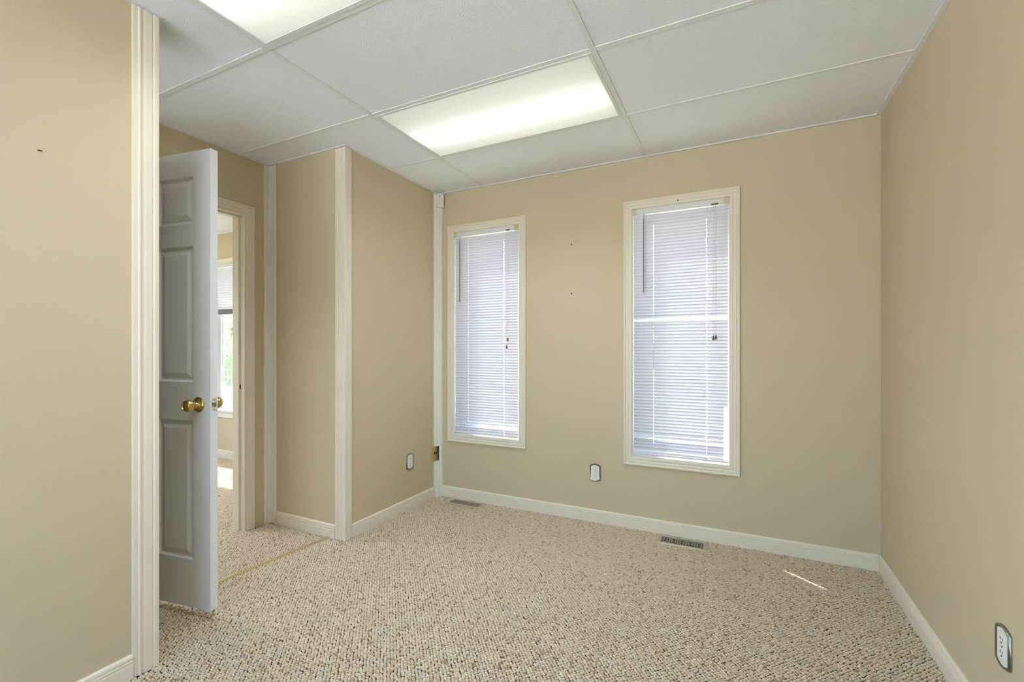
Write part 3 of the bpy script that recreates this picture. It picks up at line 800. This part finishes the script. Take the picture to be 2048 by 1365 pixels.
# small fixings on the walls
def fixing(name, loc, nrm, r, label, cat, m=None):
    mb = MB().lathe([(0, r), (.0015, r), (.003, r * .6)], loc, nrm, 10)
    o = make(name, mb, m or M_DARK, smooth=40); tag(o, label, cat); return o
fixing('wall_screw', (-1.0509, YB, 1.9255), (0, -1, 0), .0045, 'upper dark screw in the wall between the windows', 'screw')
fixing('wall_screw', (-1.0509, YB, 1.5766), (0, -1, 0), .0045, 'lower dark screw in the wall between the windows', 'screw')
fixing('wall_anchor', (XBP, 2.498, 1.688), (1, 0, 0), .006, 'small plastic anchor in the side of the pier', 'wall anchor', M_GOLDP)
o = make('wall_nail', MB().rod((XL, .624, 1.814), (XL + .003, .634, 1.8135), .0018, 6), M_BROWN); tag(o, 'tiny brown nail high on the left foreground wall', 'nail')

# ------------------------------------------------------------------ floor registers
def register(v, label):
    x0, x1, y0, y1 = v
    root = empty('floor_vent', ((x0 + x1) / 2, (y0 + y1) / 2, 0)); tag(root, label, 'floor vent', 'metal floor registers by the window wall')
    b = .024
    prof = [(0, -.005), (0, 0), (.006, .0045), (b, .0045), (b, .0015), (b, -.005)]
    mb = MB()
    ring = lambda d, z: [(x0 + d, y0 + d, z), (x1 - d, y0 + d, z), (x1 - d, y1 - d, z), (x0 + d, y1 - d, z)]
    R = [ring(d, z) for d, z in prof]
    for A, B in zip(R[:-1], R[1:]):
        for k in range(4): mb.quad(A[k], A[(k + 1) % 4], B[(k + 1) % 4], B[k])
    make('frame', mb, M_VENT, root)
    make('duct', MB().box(x0 + b, x1 - b, y0 + b, y1 - b, -.0058, -.0048), M_DARK, root)
    ix0, ix1, iy0, iy1 = x0 + b, x1 - b, y0 + b, y1 - b
    n = 5; cw = (ix1 - ix0) / n; hh = iy1 - iy0; ym = (iy0 + iy1) / 2; zt, zb = .003, .0005; tk = .0019
    g = MB()
    def bar(p, q, t=tk):
        p = Vector((*p, 0)); q = Vector((*q, 0)); dd = (q - p).normalized(); nv = Vector((-dd.y, dd.x, 0)) * t
        P4 = [p - nv, q - nv, q + nv, p + nv]
        g.prism([(0,), (1,), (2,), (3,)], lambda k: P4[k] + Vector((0, 0, zb)), lambda k: P4[k] + Vector((0, 0, zt)))
    for k in range(n + 1):
        xc = ix0 + k * cw
        if 0 < k < n: bar((xc, iy0), (xc, iy1))
        if k < n:
            xm = xc + cw / 2
            bar((xc, iy0 + hh * .27), (xm - cw * .2, iy0 + hh * .27)); bar((xc, iy1 - hh * .27), (xm - cw * .2, iy1 - hh * .27))
            bar((xm + cw * .2, iy0 + hh * .27), (xc + cw, iy0 + hh * .27)); bar((xm + cw * .2, iy1 - hh * .27), (xc + cw, iy1 - hh * .27))
            bar((xc, ym), (xm - cw * .26, ym)); bar((xm + cw * .26, ym), (xc + cw, ym))
            for yq in (iy0 + hh * .27, iy1 - hh * .27):
                m_ = 8
                pts = [(xm + cw * .24 * math.cos(2 * math.pi * i / m_), yq + hh * .155 * math.sin(2 * math.pi * i / m_)) for i in range(m_)]
                for i in range(m_): bar(pts[i], pts[(i + 1) % m_], .0012)
            bar((xm - cw * .17, iy0 + hh * .38), (xm - cw * .26, ym)); bar((xm - cw * .26, ym), (xm - cw * .17, iy1 - hh * .38))
            bar((xm + cw * .17, iy0 + hh * .38), (xm + cw * .26, ym)); bar((xm + cw * .26, ym), (xm + cw * .17, iy1 - hh * .38))
            bar((xm, iy0), (xm, iy0 + hh * .12)); bar((xm, iy1), (xm, iy1 - hh * .12))
    make('lattice', g, M_VENT, root)
register(VENTS[0], 'metal floor vent below the narrow window near the corner')
register(VENTS[1], 'metal floor vent below the window nearest the right wall')

# ------------------------------------------------------------------ outdoors
GZ = -.35
o = make('ground_outside', MB().box(-60, 30, -50, 70, GZ - .3, GZ), M_LAWN); tag(o, 'sunlit lawn outside the windows', 'lawn', kind='structure')
o = make('bounce_ground', MB().box(-25, 25, -40, YF - .3, GZ, GZ + .03), M_CONC); tag(o, 'pale ground added behind the viewer to bounce daylight indoors', 'bounce surface', kind='structure')  # added reflector, bounces sunlight through the rear window onto the ceiling
o = make('gravel_path', MB().box(-30, -6, 7.0, 10.4, GZ, GZ + .03), M_CONC); tag(o, 'pale gravel drive outside beyond the lawn edge', 'drive', kind='structure')
def plant(name, loc, rx, rz, nleaf, size, m, trunk, label, cat, group):
    root = empty(name, loc); tag(root, label, cat, group)
    n = nleaf
    dv = RNG.normal(0, 1, (n, 3)); dv /= np.linalg.norm(dv, axis=1)[:, None]
    rr = RNG.uniform(.35, 1, (n, 1)) ** .6
    lump = 1 + .18 * np.sin(dv[:, :1] * 7 + loc[0]) * np.cos(dv[:, 1:2] * 6) + .12 * np.sin(dv[:, 2:] * 9)
    C = dv * rr * lump * np.array([rx, rx, rz]) + np.array([0, 0, trunk + rz])
    A = RNG.normal(0, 1, (n, 3)); A /= np.linalg.norm(A, axis=1)[:, None]
    B = np.cross(A, RNG.normal(0, 1, (n, 3))); B /= np.linalg.norm(B, axis=1)[:, None]
    s = size * RNG.uniform(.6, 1.3, (n, 1))
    V = np.stack([C - A * s, C + B * s * .45, C + A * s, C - B * s * .45], 1).reshape(-1, 3)
    me = bpy.data.meshes.new('foliage'); me.from_pydata(V.tolist(), [], [(4 * k, 4 * k + 1, 4 * k + 2, 4 * k + 3) for k in range(n)])
    me.materials.append(m)
    f = bpy.data.objects.new('foliage', me); COL.objects.link(f); f.parent = root; f['kind'] = 'stuff'
    mb = MB().lathe([(0, .05 * rx + .03), (trunk + rz * .9, .02 * rx + .01)], (0, 0, 0), (0, 0, 1), 8)
    for k in range(5):
        a = 2 * math.pi * k / 5
        mb.lathe([(0, .015 * rx + .008), (rx * .7, .006)], (0, 0, trunk * .8 + rz * .25), (math.cos(a), math.sin(a), .9), 6)
    make('stem', mb, M_BARK, root, local=True)
    return root
plant('shrub', (-13.2, 8.9 + 2.2, GZ), 1.3, .75, 4000, .05, M_LEAF1, .05, 'low pale green shrub outside the neighbouring window', 'shrub', 'greenery outside the neighbouring window')
plant('shrub', (-16.4, 9.4, GZ), 1.3, 1.05, 5000, .06, M_LEAF2, .05, 'darker green shrub behind the low pale one outside', 'shrub', 'greenery outside the neighbouring window')
plant('tree', (-20.0, 12.6, GZ), 2.2, 2.5, 7000, .09, M_LEAF1, .5, 'tall pale green tree outside the neighbouring window', 'tree', 'greenery outside the neighbouring window')
plant('tree', (-27.0, 16.5, GZ), 3.2, 3.6, 7000, .12, M_LEAF2, .8, 'tall mid green tree standing farthest back outside the neighbouring window', 'tree', 'greenery outside the neighbouring window')
plant('tree', (-6.0, 38.0, GZ), 3.0, 1.9, 1500, .25, M_LEAF2, .5, 'distant tree outside the window nearest the right wall', 'tree', 'distant trees')
